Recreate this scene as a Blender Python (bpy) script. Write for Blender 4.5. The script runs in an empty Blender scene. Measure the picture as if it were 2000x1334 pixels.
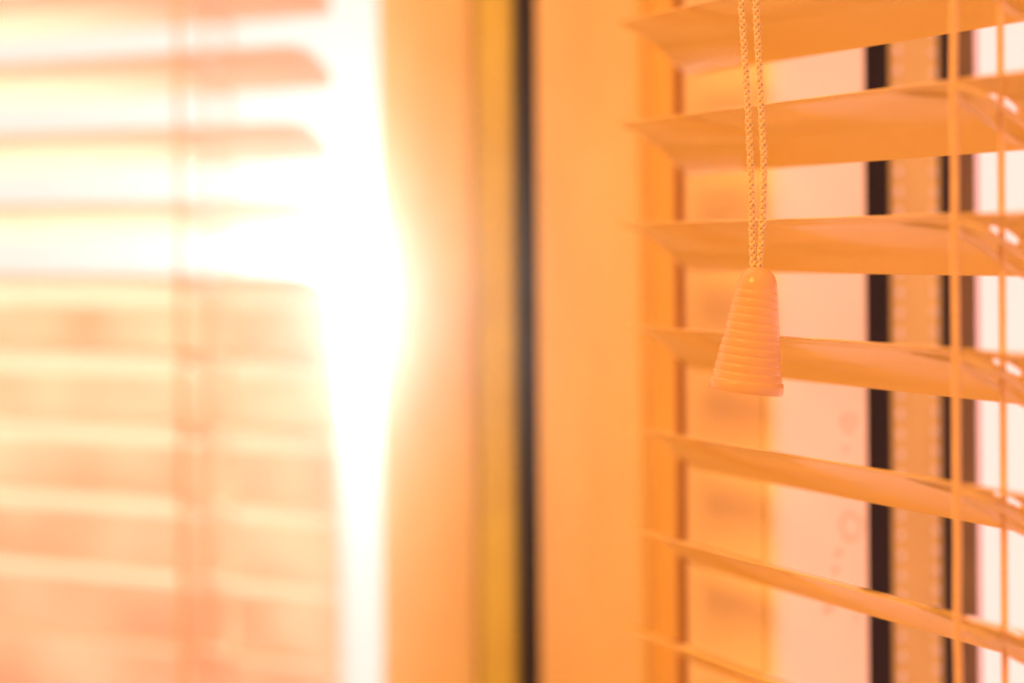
import bpy, bmesh, math, random
from mathutils import Vector, Matrix
random.seed(4)
S = bpy.context.scene
R = math.radians
H = 1.50                                   # eye height of the camera

# ------------------------------------------------------------------ camera
cam = bpy.data.cameras.new('camera')
cam_o = bpy.data.objects.new('camera', cam)
S.collection.objects.link(cam_o)
cam.sensor_width = 36.0
cam.lens = 54.0
cam.shift_y = -0.0935
cam.clip_start = 0.01
cam.clip_end = 100.0
cam.dof.use_dof = True
cam.dof.focus_distance = 0.277
cam.dof.aperture_fstop = 4.7
cam.dof.aperture_blades = 0
cam_o.location = (0, 0, H)
cam_o.rotation_euler = (Matrix.Rotation(R(90), 3, 'X') @ Matrix.Rotation(R(-0.43), 3, 'Z')).to_euler()
S.camera = cam_o

# ------------------------------------------------------------------ warm light of the room
world = bpy.data.worlds.new('World')
S.world = world
world.use_nodes = True
bg = world.node_tree.nodes['Background']
bg.inputs['Color'].default_value = (1.0, 0.295, 0.025, 1)
bg.inputs['Strength'].default_value = 0.55

# spot lamp added beyond the far window to imitate lens glare
GLARE_DIR = Vector(((686 - 1000) / 3000, 1.0, (480 - 580) / 3000)).normalized()
lamp = bpy.data.lights.new('glare_spot', 'SPOT')
lamp.energy = 112.0
lamp.color = (1.0, 0.98, 0.97)
lamp.spot_size = R(16)
lamp.spot_blend = 0.3
lamp.shadow_soft_size = 0.02
lamp_o = bpy.data.objects.new('glare_spot', lamp)
S.collection.objects.link(lamp_o)
lamp_o.location = Vector((0, 0, H)) + GLARE_DIR * 2.7
lamp_o.rotation_euler = (-GLARE_DIR).to_track_quat('-Z', 'Y').to_euler()

# spot lamp added outside to brighten the lower half of the far blind
slat_lamp = bpy.data.lights.new('slat_spot', 'SPOT')
slat_lamp.energy = 720.0
slat_lamp.color = (1.0, 0.84, 0.86)
slat_lamp.spot_size = R(9)
slat_lamp.spot_blend = 0.7
slat_lamp.shadow_soft_size = 0.015
slat_lamp_o = bpy.data.objects.new('slat_spot', slat_lamp)
S.collection.objects.link(slat_lamp_o)
slat_lamp_o.location = (-0.45, 1.95, H + 1.65)
slat_lamp_o.rotation_euler = (Vector((-0.17, 0.48, H - 0.13)) - Vector(slat_lamp_o.location)).to_track_quat('-Z', 'Y').to_euler()

# warm area lamp added for the room side, high behind the camera to the left
room = bpy.data.lights.new('room_light', 'AREA')
room.shape = 'RECTANGLE'
room.size = 0.34
room.size_y = 0.30
room.energy = 9.0
room.color = (1.0, 0.39, 0.078)
room_o = bpy.data.objects.new('room_light', room)
S.collection.objects.link(room_o)
room_o.location = (-0.50, -0.22, H + 0.58)
room_o.rotation_euler = (Vector((0.08, 0.28, H)) - Vector(room_o.location)).to_track_quat('-Z', 'Y').to_euler()

S.view_settings.view_transform = 'Standard'
S.view_settings.look = 'None'
S.view_settings.exposure = 0.0
S.view_settings.gamma = 1.0
S.view_settings.use_curve_mapping = False
S.render.engine = 'CYCLES'
S.cycles.max_bounces = 8
S.cycles.diffuse_bounces = 4
S.cycles.transparent_max_bounces = 16
S.cycles.volume_bounces = 0
S.cycles.use_light_tree = False
S.cycles.caustics_reflective = False
S.cycles.caustics_refractive = False

SKY_STRENGTH = 2.1
HAZE_DENSITY = 0.17

# ------------------------------------------------------------------ materials
def new_mat(name):
    m = bpy.data.materials.new(name)
    m.use_nodes = True
    nt = m.node_tree
    return m, nt, nt.nodes['Principled BSDF']

def painted(name, col, rough=0.4, vary=0.06, scale=40.0, bump=0.0, bump_scale=300.0, stretch=(1, 1, 1), spec=0.5):
    m, nt, p = new_mat(name)
    tc = nt.nodes.new('ShaderNodeTexCoord')
    mp = nt.nodes.new('ShaderNodeMapping')
    mp.inputs['Scale'].default_value = stretch
    nt.links.new(tc.outputs['Object'], mp.inputs['Vector'])
    n = nt.nodes.new('ShaderNodeTexNoise')
    n.inputs['Scale'].default_value = scale
    n.inputs['Detail'].default_value = 4
    nt.links.new(mp.outputs[0], n.inputs['Vector'])
    cr = nt.nodes.new('ShaderNodeValToRGB')
    cr.color_ramp.elements[0].position = 0.3
    cr.color_ramp.elements[1].position = 0.7
    lo = [c * (1 - vary * (1 + 0.6 * i)) for i, c in enumerate(col)]
    hi = [min(1, c * (1 + vary * 0.6)) for c in col]
    cr.color_ramp.elements[0].color = (*lo, 1)
    cr.color_ramp.elements[1].color = (*hi, 1)
    nt.links.new(n.outputs['Fac'], cr.inputs['Fac'])
    nt.links.new(cr.outputs['Color'], p.inputs['Base Color'])
    p.inputs['Roughness'].default_value = rough
    p.inputs['Specular IOR Level'].default_value = spec
    if bump:
        b = nt.nodes.new('ShaderNodeBump')
        b.inputs['Strength'].default_value = bump
        b.inputs['Distance'].default_value = 0.0004
        n2 = nt.nodes.new('ShaderNodeTexNoise')
        n2.inputs['Scale'].default_value = bump_scale
        nt.links.new(mp.outputs[0], n2.inputs['Vector'])
        nt.links.new(n2.outputs['Fac'], b.inputs['Height'])
        nt.links.new(b.outputs['Normal'], p.inputs['Normal'])
    return m

PEACH = (0.93, 0.80, 0.31)
M_SLAT = painted('slat_lacquer', PEACH, 0.09, 0.03, 60, 0.02, 90, (0.2, 1, 1), 1.0)
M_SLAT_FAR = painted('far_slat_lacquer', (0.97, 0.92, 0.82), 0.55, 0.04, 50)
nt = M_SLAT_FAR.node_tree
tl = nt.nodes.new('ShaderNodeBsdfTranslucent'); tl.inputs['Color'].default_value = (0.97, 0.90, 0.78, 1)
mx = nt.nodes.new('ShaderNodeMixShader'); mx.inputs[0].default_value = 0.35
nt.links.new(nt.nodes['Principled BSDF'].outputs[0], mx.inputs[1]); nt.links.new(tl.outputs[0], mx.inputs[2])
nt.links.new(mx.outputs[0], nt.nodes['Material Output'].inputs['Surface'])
M_FRAME = painted('frame_paint', (0.96, 0.89, 0.72), 0.42, 0.12, 18, 0.08, 500, (1, 1, 0.5))
M_FRAME_FAR = painted('far_frame_paint', (0.96, 0.93, 0.80), 0.45, 0.10, 26, 0.05, 400, (1, 1, 0.6))
M_OCHRE = painted('ochre_profile', (0.82, 0.90, 0.32), 0.5, 0.10, 30)
M_RUBBER = painted('black_rubber', (0.012, 0.007, 0.003), 0.7, 0.1, 60, spec=0.15)
M_BROWN = painted('brown_profile', (0.17, 0.12, 0.002), 0.6, 0.35, 45, stretch=(1, 1, 0.6), spec=0.3)
M_STEP = painted('step_shade_paint', (0.92, 0.74, 0.42), 0.5, 0.06, 30)  # deeper than the frame colour: shade on the step put into its paint
M_RECESS = painted('seal_rubber', (0.33, 0.14, 0.006), 0.6, 0.1, 40, spec=0.2)
M_ALU = painted('spacer_aluminium', (0.80, 0.66, 0.17), 0.45, 0.12, 35, stretch=(1, 1, 0.4))
M_DOT = painted('perforation_rim', (0.98, 0.96, 0.90), 0.3, 0.05, 200)
M_CORD = painted('cord_yarn', (0.98, 0.92, 0.78), 0.22, 0.06, 900)
M_LADDER = painted('ladder_yarn', (0.95, 0.80, 0.60), 0.5, 0.06, 900)

# sash with dried drip rings on the paint
def stained():
    m = painted('stained_sash_paint', (0.96, 0.95, 0.82), 0.4, 0.05, 24, 0.08, 500)
    nt = m.node_tree
    p = nt.nodes['Principled BSDF']
    src = p.inputs['Base Color'].links[0].from_socket
    tc = nt.nodes.new('ShaderNodeTexCoord')
    n = nt.nodes.new('ShaderNodeTexNoise'); n.inputs['Scale'].default_value = 260; n.inputs['Detail'].default_value = 3
    nt.links.new(tc.outputs['Object'], n.inputs['Vector'])
    sc = nt.nodes.new('ShaderNodeVectorMath'); sc.operation = 'SCALE'; sc.inputs['Scale'].default_value = 0.0035
    nt.links.new(n.outputs['Color'], sc.inputs[0])
    ad = nt.nodes.new('ShaderNodeVectorMath'); ad.operation = 'ADD'
    nt.links.new(tc.outputs['Object'], ad.inputs[0]); nt.links.new(sc.outputs[0], ad.inputs[1])
    total = None
    for (s, z, r, w) in RINGS:
        d = nt.nodes.new('ShaderNodeVectorMath'); d.operation = 'DISTANCE'
        nt.links.new(ad.outputs[0], d.inputs[0]); d.inputs[1].default_value = (0.0150 + 0.0017, s + 0.0017, z + 0.0017)
        a = nt.nodes.new('ShaderNodeMath'); a.operation = 'SUBTRACT'; a.inputs[1].default_value = r
        nt.links.new(d.outputs['Value'], a.inputs[0])
        b = nt.nodes.new('ShaderNodeMath'); b.operation = 'ABSOLUTE'; nt.links.new(a.outputs[0], b.inputs[0])
        c = nt.nodes.new('ShaderNodeMapRange'); c.inputs['From Min'].default_value = 0; c.inputs['From Max'].default_value = w
        c.inputs['To Min'].default_value = 1; c.inputs['To Max'].default_value = 0
        nt.links.new(b.outputs[0], c.inputs['Value'])
        if total is None:
            total = c.outputs[0]
        else:
            mx = nt.nodes.new('ShaderNodeMath'); mx.operation = 'MAXIMUM'
            nt.links.new(total, mx.inputs[0]); nt.links.new(c.outputs[0], mx.inputs[1]); total = mx.outputs[0]
    br = nt.nodes.new('ShaderNodeMath'); br.operation = 'MULTIPLY'
    n3 = nt.nodes.new('ShaderNodeTexNoise'); n3.inputs['Scale'].default_value = 330
    nt.links.new(tc.outputs['Object'], n3.inputs['Vector'])
    nt.links.new(total, br.inputs[0]); nt.links.new(n3.outputs['Fac'], br.inputs[1])
    mix = nt.nodes.new('ShaderNodeMix'); mix.data_type = 'RGBA'
    nt.links.new(br.outputs[0], mix.inputs['Factor'])
    nt.links.new(src, mix.inputs[6]); mix.inputs[7].default_value = (0.48, 0.26, 0.06, 1)
    nt.links.new(mix.outputs[2], p.inputs['Base Color'])
    return m
RINGS = [(0.050, -0.0395, 0.0017, 0.0011), (0.049, -0.0455, 0.0002, 0.0012), (0.0505, -0.0625, 0.0027, 0.0010),
         (0.0465, -0.0675, 0.0003, 0.0014), (0.0455, -0.0715, 0.0002, 0.0013), (0.044, -0.079, 0.0014, 0.0009),
         (0.052, -0.083, 0.0003, 0.0010), (0.043, -0.099, 0.0003, 0.0012)]
M_SASH = stained()

def glass_mat():
    m = bpy.data.materials.new('window_glass'); m.use_nodes = True
    nt = m.node_tree; nt.nodes.clear()
    o = nt.nodes.new('ShaderNodeOutputMaterial')
    t = nt.nodes.new('ShaderNodeBsdfTransparent'); t.inputs['Color'].default_value = (0.99, 0.985, 0.97, 1)
    g = nt.nodes.new('ShaderNodeBsdfGlossy'); g.inputs['Roughness'].default_value = 0.02
    f = nt.nodes.new('ShaderNodeFresnel'); f.inputs['IOR'].default_value = 1.13
    mx = nt.nodes.new('ShaderNodeMixShader')
    nt.links.new(f.outputs[0], mx.inputs[0]); nt.links.new(t.outputs[0], mx.inputs[1]); nt.links.new(g.outputs[0], mx.inputs[2])
    nt.links.new(mx.outputs[0], o.inputs['Surface'])
    return m
M_GLASS = glass_mat()

def tassel_mat():
    m, nt, p = new_mat('tassel_plastic')
    p.inputs['Base Color'].default_value = (0.97, 0.84, 0.64, 1)
    p.inputs['Roughness'].default_value = 0.16
    tl = nt.nodes.new('ShaderNodeBsdfTranslucent'); tl.inputs['Color'].default_value = (0.95, 0.72, 0.45, 1)
    mx = nt.nodes.new('ShaderNodeMixShader'); mx.inputs[0].default_value = 0.35
    nt.links.new(p.outputs[0], mx.inputs[1]); nt.links.new(tl.outputs[0], mx.inputs[2])
    nt.links.new(mx.outputs[0], nt.nodes['Material Output'].inputs['Surface'])
    n = nt.nodes.new('ShaderNodeTexNoise'); n.inputs['Scale'].default_value = 900
    b = nt.nodes.new('ShaderNodeBump'); b.inputs['Strength'].default_value = 0.08; b.inputs['Distance'].default_value = 0.0002
    tc = nt.nodes.new('ShaderNodeTexCoord'); nt.links.new(tc.outputs['Object'], n.inputs['Vector'])
    nt.links.new(n.outputs['Fac'], b.inputs['Height']); nt.links.new(b.outputs['Normal'], p.inputs['Normal'])
    return m
M_TASSEL = tassel_mat()

def sky_mat():
    m = bpy.data.materials.new('bright_sky'); m.use_nodes = True
    nt = m.node_tree; nt.nodes.clear()
    o = nt.nodes.new('ShaderNodeOutputMaterial'); e = nt.nodes.new('ShaderNodeEmission')
    e.inputs['Color'].default_value = (1.0, 0.44, 0.385, 1); e.inputs["Strength"].default_value = SKY_STRENGTH
    nt.links.new(e.outputs[0], o.inputs['Surface'])
    return m

# ------------------------------------------------------------------ helpers
def link(name, me, mat=None, parent=None, smooth=False):
    o = bpy.data.objects.new(name, me)
    S.collection.objects.link(o)
    if mat and not me.materials:
        me.materials.append(mat)
    if smooth:
        for f in me.polygons:
            f.use_smooth = True
    if parent:
        o.parent = parent
    return o

def tag(o, label, cat, group=None):
    o['label'] = label; o['category'] = cat
    if group: o['group'] = group
    return o

def empty(name, loc, rz=0.0):
    o = bpy.data.objects.new(name, None)
    o.empty_display_size = 0.02
    S.collection.objects.link(o)
    o.location = loc
    o.rotation_euler = (0, 0, rz)
    return o

def profile_bar(name, pts, z0, z1, mat, parent, bevel=0.0008, seg=2):
    """vertical bar: horizontal outline pts [(t, s)...] extruded from z0 to z1"""
    bm = bmesh.new()
    a = [bm.verts.new((t, s, z0)) for t, s in pts]
    b = [bm.verts.new((t, s, z1)) for t, s in pts]
    n = len(pts)
    bm.faces.new(a); bm.faces.new(b[::-1])
    for i in range(n):
        bm.faces.new((a[i], b[i], b[(i + 1) % n], a[(i + 1) % n]))
    bmesh.ops.recalc_face_normals(bm, faces=bm.faces)
    if bevel:
        es = [e for e in bm.edges if abs(e.verts[0].co.z - e.verts[1].co.z) > 0.01]
        bmesh.ops.bevel(bm, geom=es, offset=bevel, segments=seg, affect='EDGES', profile=0.5)
    me = bpy.data.meshes.new(name); bm.to_mesh(me); bm.free()
    return link(name, me, mat, parent)

def rect(t0, t1, s0, s1):
    return [(t0, s0), (t1, s0), (t1, s1), (t0, s1)]

def tube_into(verts, faces, pts, r, sides=8, cap=True):
    pts = [Vector(p) for p in pts]
    base = len(verts)
    up = Vector((0.31, 0.94, 0.13)).normalized()
    prev = None
    for i, p in enumerate(pts):
        d = (pts[min(i + 1, len(pts) - 1)] - pts[max(i - 1, 0)]).normalized()
        if prev is None:
            x = up.cross(d)
            if x.length < 1e-3: x = Vector((1, 0, 0)).cross(d)
            x.normalize()
        else:
            x = (prev - d * prev.dot(d)).normalized()
        prev = x
        y = d.cross(x)
        for k in range(sides):
            a = 2 * math.pi * k / sides
            verts.append(p + (x * math.cos(a) + y * math.sin(a)) * r)
    for i in range(len(pts) - 1):
        for k in range(sides):
            k2 = (k + 1) % sides
            faces.append((base + i * sides + k, base + i * sides + k2, base + (i + 1) * sides + k2, base + (i + 1) * sides + k))
    if cap:
        faces.append(tuple(base + k for k in range(sides))[::-1])
        faces.append(tuple(base + (len(pts) - 1) * sides + k for k in range(sides)))

def mesh_from(name, verts, faces):
    me = bpy.data.meshes.new(name)
    me.from_pydata([tuple(v) for v in verts], [], faces)
    me.update()
    return me

def catmull(P, n):
    P = [Vector(p) for p in P]
    out = []
    for i in range(len(P) - 1):
        p0 = P[max(i - 1, 0)]; p1 = P[i]; p2 = P[i + 1]; p3 = P[min(i + 2, len(P) - 1)]
        for k in range(n):
            u = k / n
            out.append(0.5 * ((2 * p1) + (p2 - p0) * u + (2 * p0 - 5 * p1 + 4 * p2 - p3) * u * u + (3 * p1 - p0 - 3 * p2 + p3) * u ** 3))
    out.append(P[-1])
    return out

def braid(path, radius, strands=3, step=0.0012, yarn=0.00024, sides=5):
    """plaited cord: `strands` yarns one way round and as many the other, weaving over and under"""
    path = catmull(path, 60)
    L = [0.0]
    for i in range(1, len(path)):
        L.append(L[-1] + (path[i] - path[i - 1]).length)
    total = L[-1]
    lead = step * strands                        # length of a full turn
    ds = step / 5
    n = int(total / ds)
    verts, faces = [], []
    def at(d):
        lo = 0
        import bisect
        lo = max(0, min(len(L) - 2, bisect.bisect_right(L, d) - 1))
        u = (d - L[lo]) / max(1e-9, L[lo + 1] - L[lo])
        p = path[lo].lerp(path[lo + 1], u)
        t = (path[lo + 1] - path[lo]).normalized()
        return p, t
    frames = []
    for i in range(n + 1):
        p, t = at(i * ds)
        x = Vector((0, 1, 0)).cross(t).normalized(); y = t.cross(x)
        frames.append((p, x, y))
    for sgn in (1, -1):
        for k in range(strands):
            pts = []
            for i in range(n + 1):
                p, x, y = frames[i]
                a = sgn * 2 * math.pi * (i * ds) / lead + 2 * math.pi * k / strands
                w = math.cos(2 * math.pi * (i * ds) / step + (0 if sgn > 0 else math.pi) + math.pi * k)
                rr = radius - yarn + 0.00012 * w
                pts.append(p + (x * math.cos(a) + y * math.sin(a)) * rr)
            tube_into(verts, faces, pts, yarn, sides, True)
    tube_into(verts, faces, [f[0] for f in frames[::6]] + [frames[-1][0]], radius - yarn * 1.6, 8, True)
    return mesh_from('cord', verts, faces)

# ------------------------------------------------------------------ slat
def slat_mesh(t0, t1, width=0.0256, crown=0.0022, thick=0.00024, slots=(), rc=0.0045):
    """curved slat along +x, room edge at y=0, window edge at y=width; convex side up; slots for the lift cord"""
    rows = [0, .04, .09, .16, .24, .32, .34, .37, .42, .5, .58, .63, .66, .68, .76, .84, .91, .96, 1]
    s_lo, s_hi = 0.34, 0.66
    cols = set()
    ndiv = 26
    for i in range(ndiv + 1):
        cols.add(round(t0 + (t1 - t0) * i / ndiv, 6))
    for e, sg in ((t0, 1), (t1, -1)):
        for k in range(9):
            a = math.pi / 2 * k / 8
            cols.add(round(e + sg * rc * (1 - math.cos(a)), 6))
    hw = 0.0019
    for c in slots:
        for k in (-1, -.72, -.3, .3, .72, 1):
            cols.add(round(c + hw * k, 6))
    cols = sorted(cols)
    def inset(t):
        d = min(t - t0, t1 - t)
        if d >= rc: return 0.0
        return rc - math.sqrt(max(0, rc * rc - (rc - d) ** 2))
    V, F = [], []
    n = len(rows)
    for t in cols:
        ins = inset(t)
        for v in rows:
            y = ins + (width - 2 * ins) * v
            q = (y / width - .5) * 2
            V.append(Vector((t, y, crown * (1 - q * q))))
    skip = set()
    for i in range(len(cols) - 1):
        tm = (cols[i] + cols[i + 1]) / 2
        for c in slots:
            if abs(tm - c) < hw:
                f = abs(tm - c) / hw
                lo, hi = (s_lo, s_hi) if f < .5 else ((.37, .63) if f < .8 else (.42, .58))
                for j in range(n - 1):
                    m = (rows[j] + rows[j + 1]) / 2
                    if lo < m < hi: skip.add((i, j))
    for i in range(len(cols) - 1):
        for j in range(n - 1):
            if (i, j) in skip: continue
            F.append((i * n + j, (i + 1) * n + j, (i + 1) * n + j + 1, i * n + j + 1))
    cnt = {}
    for f in F:
        for a, b in zip(f, f[1:] + f[:1]):
            cnt[(a, b)] = cnt.get((a, b), 0) + 1
    N = len(V)
    V2 = V + [v - Vector((0, 0, thick)) for v in V]
    F2 = list(F) + [tuple(N + k for k in f[::-1]) for f in F]
    for (a, b) in cnt:
        if (b, a) not in cnt:
            F2.append((b, a, N + a, N + b))
    me = mesh_from('slat', V2, F2)
    for p in me.polygons:
        p.use_smooth = True
    bm = bmesh.new(); bm.from_mesh(me)
    bmesh.ops.delete(bm, geom=[v for v in bm.verts if not v.link_faces], context='VERTS')
    for e in bm.edges:
        if len(e.link_faces) == 2 and e.calc_face_angle(0) > 0.6: e.smooth = False
    bm.to_mesh(me); bm.free()
    return me

def venetian_blind(name, loc, rz, tilt, z_first, pitch, count, t0, t1, ladders, mat, label, jitter, cord_r, w):
    root = empty(name, (loc[0], loc[1], H), rz)
    tag(root, label, 'blind', 'venetian blinds')
    me = slat_mesh(t0, t1, width=w, slots=ladders)
    me.materials.append(mat)
    zs = []
    rnd = random.Random(7)
    for k in range(count):
        z = z_first - k * pitch
        o = bpy.data.objects.new('slat', me)
        S.collection.objects.link(o)
        o.parent = root
        o.location = (rnd.uniform(-.5, .5) * jitter, 0, z)
        o.rotation_euler = (-(tilt + R(rnd.uniform(-.6, .6))), R(rnd.uniform(-.06, .06)), 0)
        zs.append(z)
    dy, dz = w * math.cos(tilt), -w * math.sin(tilt)
    ztop, zbot = zs[0] + 0.02, zs[-1] - 0.02
    for c in ladders:
        for s_off, dzo in ((-0.0009, 0.0), (dy + 0.0009, dz)):
            V, F = [], []
            pts = []
            for k in range(90):
                z = ztop + dzo + (zbot - ztop) * k / 89
                pts.append((c + 0.00008 * math.sin(k * 1.1), s_off + 0.00006 * math.sin(k * 1.3), z))
            tube_into(V, F, pts, cord_r, 8)
            link('ladder_cord', mesh_from('ladder_cord', V, F), M_LADDER, root, True)
        V, F = [], []
        mid_y, mid_z = dy * .5, dz * .5
        pts = [(c + 0.0002, mid_y, ztop + mid_z + (zbot - ztop) * k / 60) for k in range(61)]
        tube_into(V, F, pts, cord_r * 0.85, 8)
        link('lift_cord', mesh_from('lift_cord', V, F), M_LADDER, root, True)
        # rungs: two threads under every slat, from the front cord to the rear cord
        V, F = [], []
        for side in (-1, 1):
            for tw in (0, math.pi):
                pts = []
                for k in range(25):
                    u = k / 24
                    spread = 0.0030 * side * min(1, 5 * u, 5 * (1 - u))
                    y = -0.0009 + (dy + 0.0018) * u
                    sag = 0.0004 + 0.0004 * math.sin(math.pi * u)
                    arch = 0.0022 * (1 - (2 * u - 1) ** 2) * 0.45
                    pts.append((c + spread + 0.00022 * math.cos(9 * u + tw), y, dz * u - 0.0009 - sag + arch + 0.00022 * math.sin(9 * u + tw)))
                tube_into(V, F, pts, 0.00046, 6)
        rme = mesh_from('rung', V, F)
        rme.materials.append(M_CORD)
        for f in rme.polygons: f.use_smooth = True
        for z in zs:
            o = bpy.data.objects.new('rung', rme)
            S.collection.objects.link(o)
            o.parent = root
            o.location = (0, 0, z)
    return root

# ------------------------------------------------------------------ sky, outside the windows
def build_sky():
    V, F = [], []
    cx, cy, r = 0.0, 0.45, 3.4
    na, ne = 14, 8
    a0, a1 = R(-60), R(157)
    e0, e1 = R(-55), R(90)
    for i in range(na + 1):
        a = a0 + (a1 - a0) * i / na
        for j in range(ne + 1):
            e = e0 + (e1 - e0) * j / ne
            V.append((cx + r * math.cos(e) * math.cos(a), cy + r * math.cos(e) * math.sin(a), H + r * math.sin(e)))
    for i in range(na):
        for j in range(ne):
            F.append((i * (ne + 1) + j, i * (ne + 1) + j + 1, (i + 1) * (ne + 1) + j + 1, (i + 1) * (ne + 1) + j))
    o = link('sky', mesh_from('sky', V, F), sky_mat(), None, True)
    o['kind'] = 'structure'
build_sky()

# ------------------------------------------------------------------ the near window on the right
RZ = math.atan2(-0.86, 0.51)
ZB, ZT = -0.33, 0.33
win = empty('casement_window', (0.0234, 0.326, H), RZ)
tag(win, 'orange tinted window frame with dark gasket and perforated glass spacer behind the near blind', 'window', 'windows of the corner')
profile_bar('jamb', rect(-0.0805, -0.0335, 0.028, 0.095), ZB, ZT, M_FRAME, win, 0.0012)
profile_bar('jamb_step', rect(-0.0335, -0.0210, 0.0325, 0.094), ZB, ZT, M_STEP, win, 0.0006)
profile_bar('rebate_seal', rect(-0.0208, -0.0158, 0.0296, 0.092), ZB, ZT, M_RECESS, win, 0.0)
profile_bar('sash', [(-0.0156, 0.028), (0.0117, 0.028), (0.0117, 0.0555), (0.0020, 0.0568), (0.0020, 0.0935), (-0.0156, 0.0935)], ZB, ZT, M_FRAME, win, 0.0005)
profile_bar('glazing_bead', [(0.0121, 0.0284), (0.0128, 0.0280), (0.0136, 0.0283), (0.0143, 0.0291), (0.0148, 0.0305), (0.0150, 0.0325), (0.0150, 0.0552), (0.0121, 0.0556)], ZB, ZT, M_SASH, win, 0.0)
profile_bar('gasket', rect(0.0022, 0.0131, 0.0572, 0.0646), ZB, ZT, M_RUBBER, win, 0.0004)
sp = profile_bar('spacer', rect(0.0030, 0.0128, 0.0649, 0.0806), ZB, ZT, M_ALU, win, 0.0005)
profile_bar('gasket', rect(0.0022, 0.0130, 0.0809, 0.0846), ZB, ZT, M_RUBBER, win, 0.0004)
profile_bar('outer_frame', rect(0.0024, 0.0130, 0.0849, 0.0930), ZB, ZT, M_BROWN, win, 0.0004)
# raised rims of the perforation, two rows down the spacer
bm = bmesh.new()
z = -0.20
while z < 0.20:
    for s in (0.0673, 0.0783):
        mat = Matrix.Translation((0.0128, s, z)) @ Matrix.Diagonal((0.35, 1, 1, 1))
        bmesh.ops.create_icosphere(bm, subdivisions=1, radius=0.0012, matrix=mat)
    z += 0.0046
me = bpy.data.meshes.new('perforation'); bm.to_mesh(me); bm.free()
o = link('perforation', me, M_DOT, sp, True); o['kind'] = 'stuff'
for s in (0.0605, 0.0826):
    me = mesh_from('glass_pane', [(0.0131, s, ZB), (0.30, s, ZB), (0.30, s, ZT), (0.0131, s, ZT)], [(0, 1, 2, 3)])
    link('glass_pane', me, M_GLASS, win)

# ------------------------------------------------------------------ the far window on the left
LZ = math.atan2(-0.39, 0.92)
far = empty('fixed_window', (-0.060, 0.429, H), LZ)
tag(far, 'pale blurred window frame washed by the glare behind the far blind', 'window', 'windows of the corner')
profile_bar('jamb', rect(0.0103, 0.0412, 0.028, 0.090), ZB, ZT, M_FRAME_FAR, far, 0.002, 3)
profile_bar('edge_profile', rect(0.0414, 0.0530, 0.0300, 0.088), ZB, ZT, M_OCHRE, far, 0.0012)
me = mesh_from('glass_pane', [(-0.42, 0.062, ZB), (0.0103, 0.062, ZB), (0.0103, 0.062, ZT), (-0.42, 0.062, ZT)], [(0, 1, 2, 3)])
link('glass_pane', me, M_GLASS, far)

# rubber seal standing in the corner between the two windows
def corner_seal():
    bm = bmesh.new()
    pts = [(0.0000, 0.442), (0.0068, 0.4185), (0.020, 0.435), (0.040, 0.50), (0.028, 0.52)]
    a = [bm.verts.new((x, y, H + ZB)) for x, y in pts]; b = [bm.verts.new((x, y, H + ZT)) for x, y in pts]
    bm.faces.new(a); bm.faces.new(b[::-1])
    for i in range(len(pts)):
        bm.faces.new((a[i], b[i], b[(i + 1) % len(pts)], a[(i + 1) % len(pts)]))
    bmesh.ops.recalc_face_normals(bm, faces=bm.faces)
    me = bpy.data.meshes.new('corner_seal'); bm.to_mesh(me); bm.free()
    o = link('corner_seal', me, M_RUBBER)
    tag(o, 'black vertical rubber seal in the corner between the two window frames', 'seal')
corner_seal()

# ------------------------------------------------------------------ made-up translucent sheet for the tan blur outside the far window
def tan_sheet_mat():
    m = painted('tan_sheet', (0.76, 0.62, 0.49), 0.5, 0.14, 24, spec=0.3)
    nt = m.node_tree
    p = nt.nodes['Principled BSDF']
    tl = nt.nodes.new('ShaderNodeBsdfTranslucent')
    nt.links.new(p.inputs['Base Color'].links[0].from_socket, tl.inputs['Color'])
    mx = nt.nodes.new('ShaderNodeMixShader'); mx.inputs[0].default_value = 0.72
    nt.links.new(p.outputs[0], mx.inputs[1]); nt.links.new(tl.outputs[0], mx.inputs[2])
    nt.links.new(mx.outputs[0], nt.nodes['Material Output'].inputs['Surface'])
    return m
def tan_backdrop():
    root = empty('tan_backdrop', (-0.060, 0.429, H), LZ)
    bm = bmesh.new()
    bmesh.ops.create_cube(bm, size=1)
    t0, t1, z0, z1 = -0.37, -0.0455, -0.34, -0.0165
    for v in bm.verts:
        v.co = Vector(((t0 + t1) / 2 + v.co.x * (t1 - t0), 0.10 + v.co.y * 0.002, (z0 + z1) / 2 + v.co.z * (z1 - z0)))
    me = bpy.data.meshes.new('sheet'); bm.to_mesh(me); bm.free()
    link('sheet', me, tan_sheet_mat(), root)
    profile_bar('edge_trim', rect(-0.0453, -0.0433, 0.0975, 0.1025), -0.34, -0.0140, M_FRAME_FAR, root, 0.0005)
    tag(root, 'blurred tan translucent sheet added outside as backdrop, seen between the lower far slats', 'screen')
tan_backdrop()

# ------------------------------------------------------------------ blinds
venetian_blind('venetian_blind', (0.0234, 0.326), RZ, R(28.5), 0.0261 + 0.0215 * 7, 0.0215, 18, -0.0038, 0.30, [0.0940, 0.25],
               M_SLAT, 'near venetian blind with sharp orange slats, behind the hanging cord tassel', 0.0006, 0.00072, 0.0218)
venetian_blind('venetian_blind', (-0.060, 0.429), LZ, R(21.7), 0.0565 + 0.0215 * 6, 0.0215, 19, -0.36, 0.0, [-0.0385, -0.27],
               M_SLAT_FAR, 'far venetian blind, washed out and blurred by the glare', 0.001, 0.0008, 0.0256)

# ------------------------------------------------------------------ pull cord and tassel
DZ = 0.275
def px(x, y, d=DZ):
    return Vector(((x - 1000) / 3000 * d, d, H + (480 - y) / 3000 * d))
top_px, bot_px = px(1470, 524), px(1454, 768)
pull = empty('pull_cord', tuple(bot_px))
tag(pull, 'doubled braided pull cord ending in a ribbed cone tassel in front of the near blind', 'pull cord')

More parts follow.
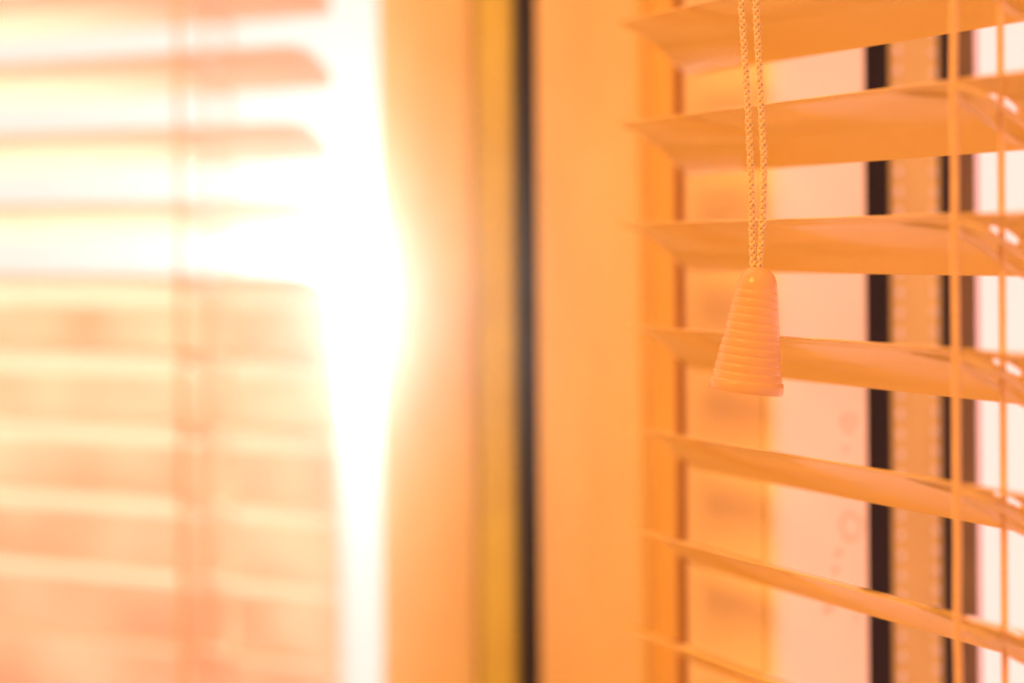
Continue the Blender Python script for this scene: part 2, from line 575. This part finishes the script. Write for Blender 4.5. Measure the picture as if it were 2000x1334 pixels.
def tassel():
    axis = (top_px - bot_px)
    Ln = axis.length
    ax = axis.normalized()
    prof = []
    r_base, r_top = 0.00655, 0.0037
    zf = 0.0021
    prof += [(0.0, 0.0007), (0.0052, 0.0007), (0.0055, 0.0), (r_base - 0.0001, 0.0), (r_base + 0.00008, 0.0003), (r_base + 0.00008, zf - 0.0003), (r_base - 0.00012, zf)]
    nstep = 11
    zs0, zs1 = zf, Ln - 0.0042
    for k in range(nstep):
        u0 = k / nstep; u1 = (k + 1) / nstep
        za = zs0 + (zs1 - zs0) * u0; zb = zs0 + (zs1 - zs0) * u1
        ra = r_base - 0.0003 + (r_top - r_base + 0.0003) * u0 - 0.00005
        rb = ra - 0.00004
        prof += [(ra, za + 0.00008), (rb, zb - 0.00040), (rb - 0.00005, zb - 0.00022), (rb - 0.00014, zb - 0.00008), (rb - 0.00022, zb)]
    for k in range(1, 11):
        a = math.pi / 2 * k / 10
        rr = r_top * 0.98
        prof.append((max(0.0009, rr * math.cos(a) ** 0.75) if k < 10 else 0.0009, zs1 + (Ln - zs1) * math.sin(a)))
    prof.append((0.0007, Ln - 0.0012))
    seg = 64
    V, F = [], []
    for (r, zz) in prof:
        for k in range(seg):
            a = 2 * math.pi * k / seg
            V.append(Vector((r * math.cos(a), r * math.sin(a), zz)))
    for i in range(len(prof) - 1):
        for k in range(seg):
            k2 = (k + 1) % seg
            F.append((i * seg + k, i * seg + k2, (i + 1) * seg + k2, (i + 1) * seg + k))
    me = mesh_from('tassel', V, F)
    o = link('tassel', me, M_TASSEL, pull, True)
    bm = bmesh.new(); bm.from_mesh(me)
    bmesh.ops.remove_doubles(bm, verts=bm.verts, dist=1e-6)
    bmesh.ops.recalc_face_normals(bm, faces=bm.faces)
    for e in bm.edges:
        if len(e.link_faces) == 2 and e.calc_face_angle(0) > 0.7: e.smooth = False
    bm.to_mesh(me); bm.free()
    tilt_back = Matrix.Rotation(R(3), 3, 'X')
    o.rotation_euler = (ax.to_track_quat('Z', 'Y').to_matrix() @ tilt_back).to_euler()
    return o
tassel()
for pts in ([(1436, -700), (1443, -300), (1449, -60), (1455, 80), (1462, 200), (1467, 330), (1469, 430), (1470, 500), (1471, 540)],
            [(1466, -700), (1474, -300), (1478, -60), (1483, 90), (1489, 220), (1493, 330), (1490, 430), (1484, 500), (1480, 540)]):
    path = [px(*p) - bot_px for p in pts]
    o = link('cord_strand', braid(path, 0.00062), M_CORD, pull, True)

# ------------------------------------------------------------------ haze added to spread the glare spot into a bloom
def haze():
    x0, x1, y0, y1, z0, z1 = -1.5, 1.2, -0.35, 0.70, H - 1.7, H + 0.75
    V = [(x, y, z) for x in (x0, x1) for y in (y0, y1) for z in (z0, z1)]
    F = [(0, 1, 3, 2), (4, 6, 7, 5), (0, 4, 5, 1), (2, 3, 7, 6), (0, 2, 6, 4), (1, 5, 7, 3)]
    me = mesh_from('haze', V, F)
    m = bpy.data.materials.new('glare_haze'); m.use_nodes = True
    nt = m.node_tree; nt.nodes.clear()
    o = nt.nodes.new('ShaderNodeOutputMaterial')
    v = nt.nodes.new('ShaderNodeVolumePrincipled')
    v.inputs['Color'].default_value = (0.97, 0.95, 0.92, 1)
    v.inputs['Density'].default_value = HAZE_DENSITY
    v.inputs['Anisotropy'].default_value = 0.925
    nt.links.new(v.outputs[0], o.inputs['Volume'])
    ob = link('haze', me, m)
    ob['kind'] = 'stuff'
haze()
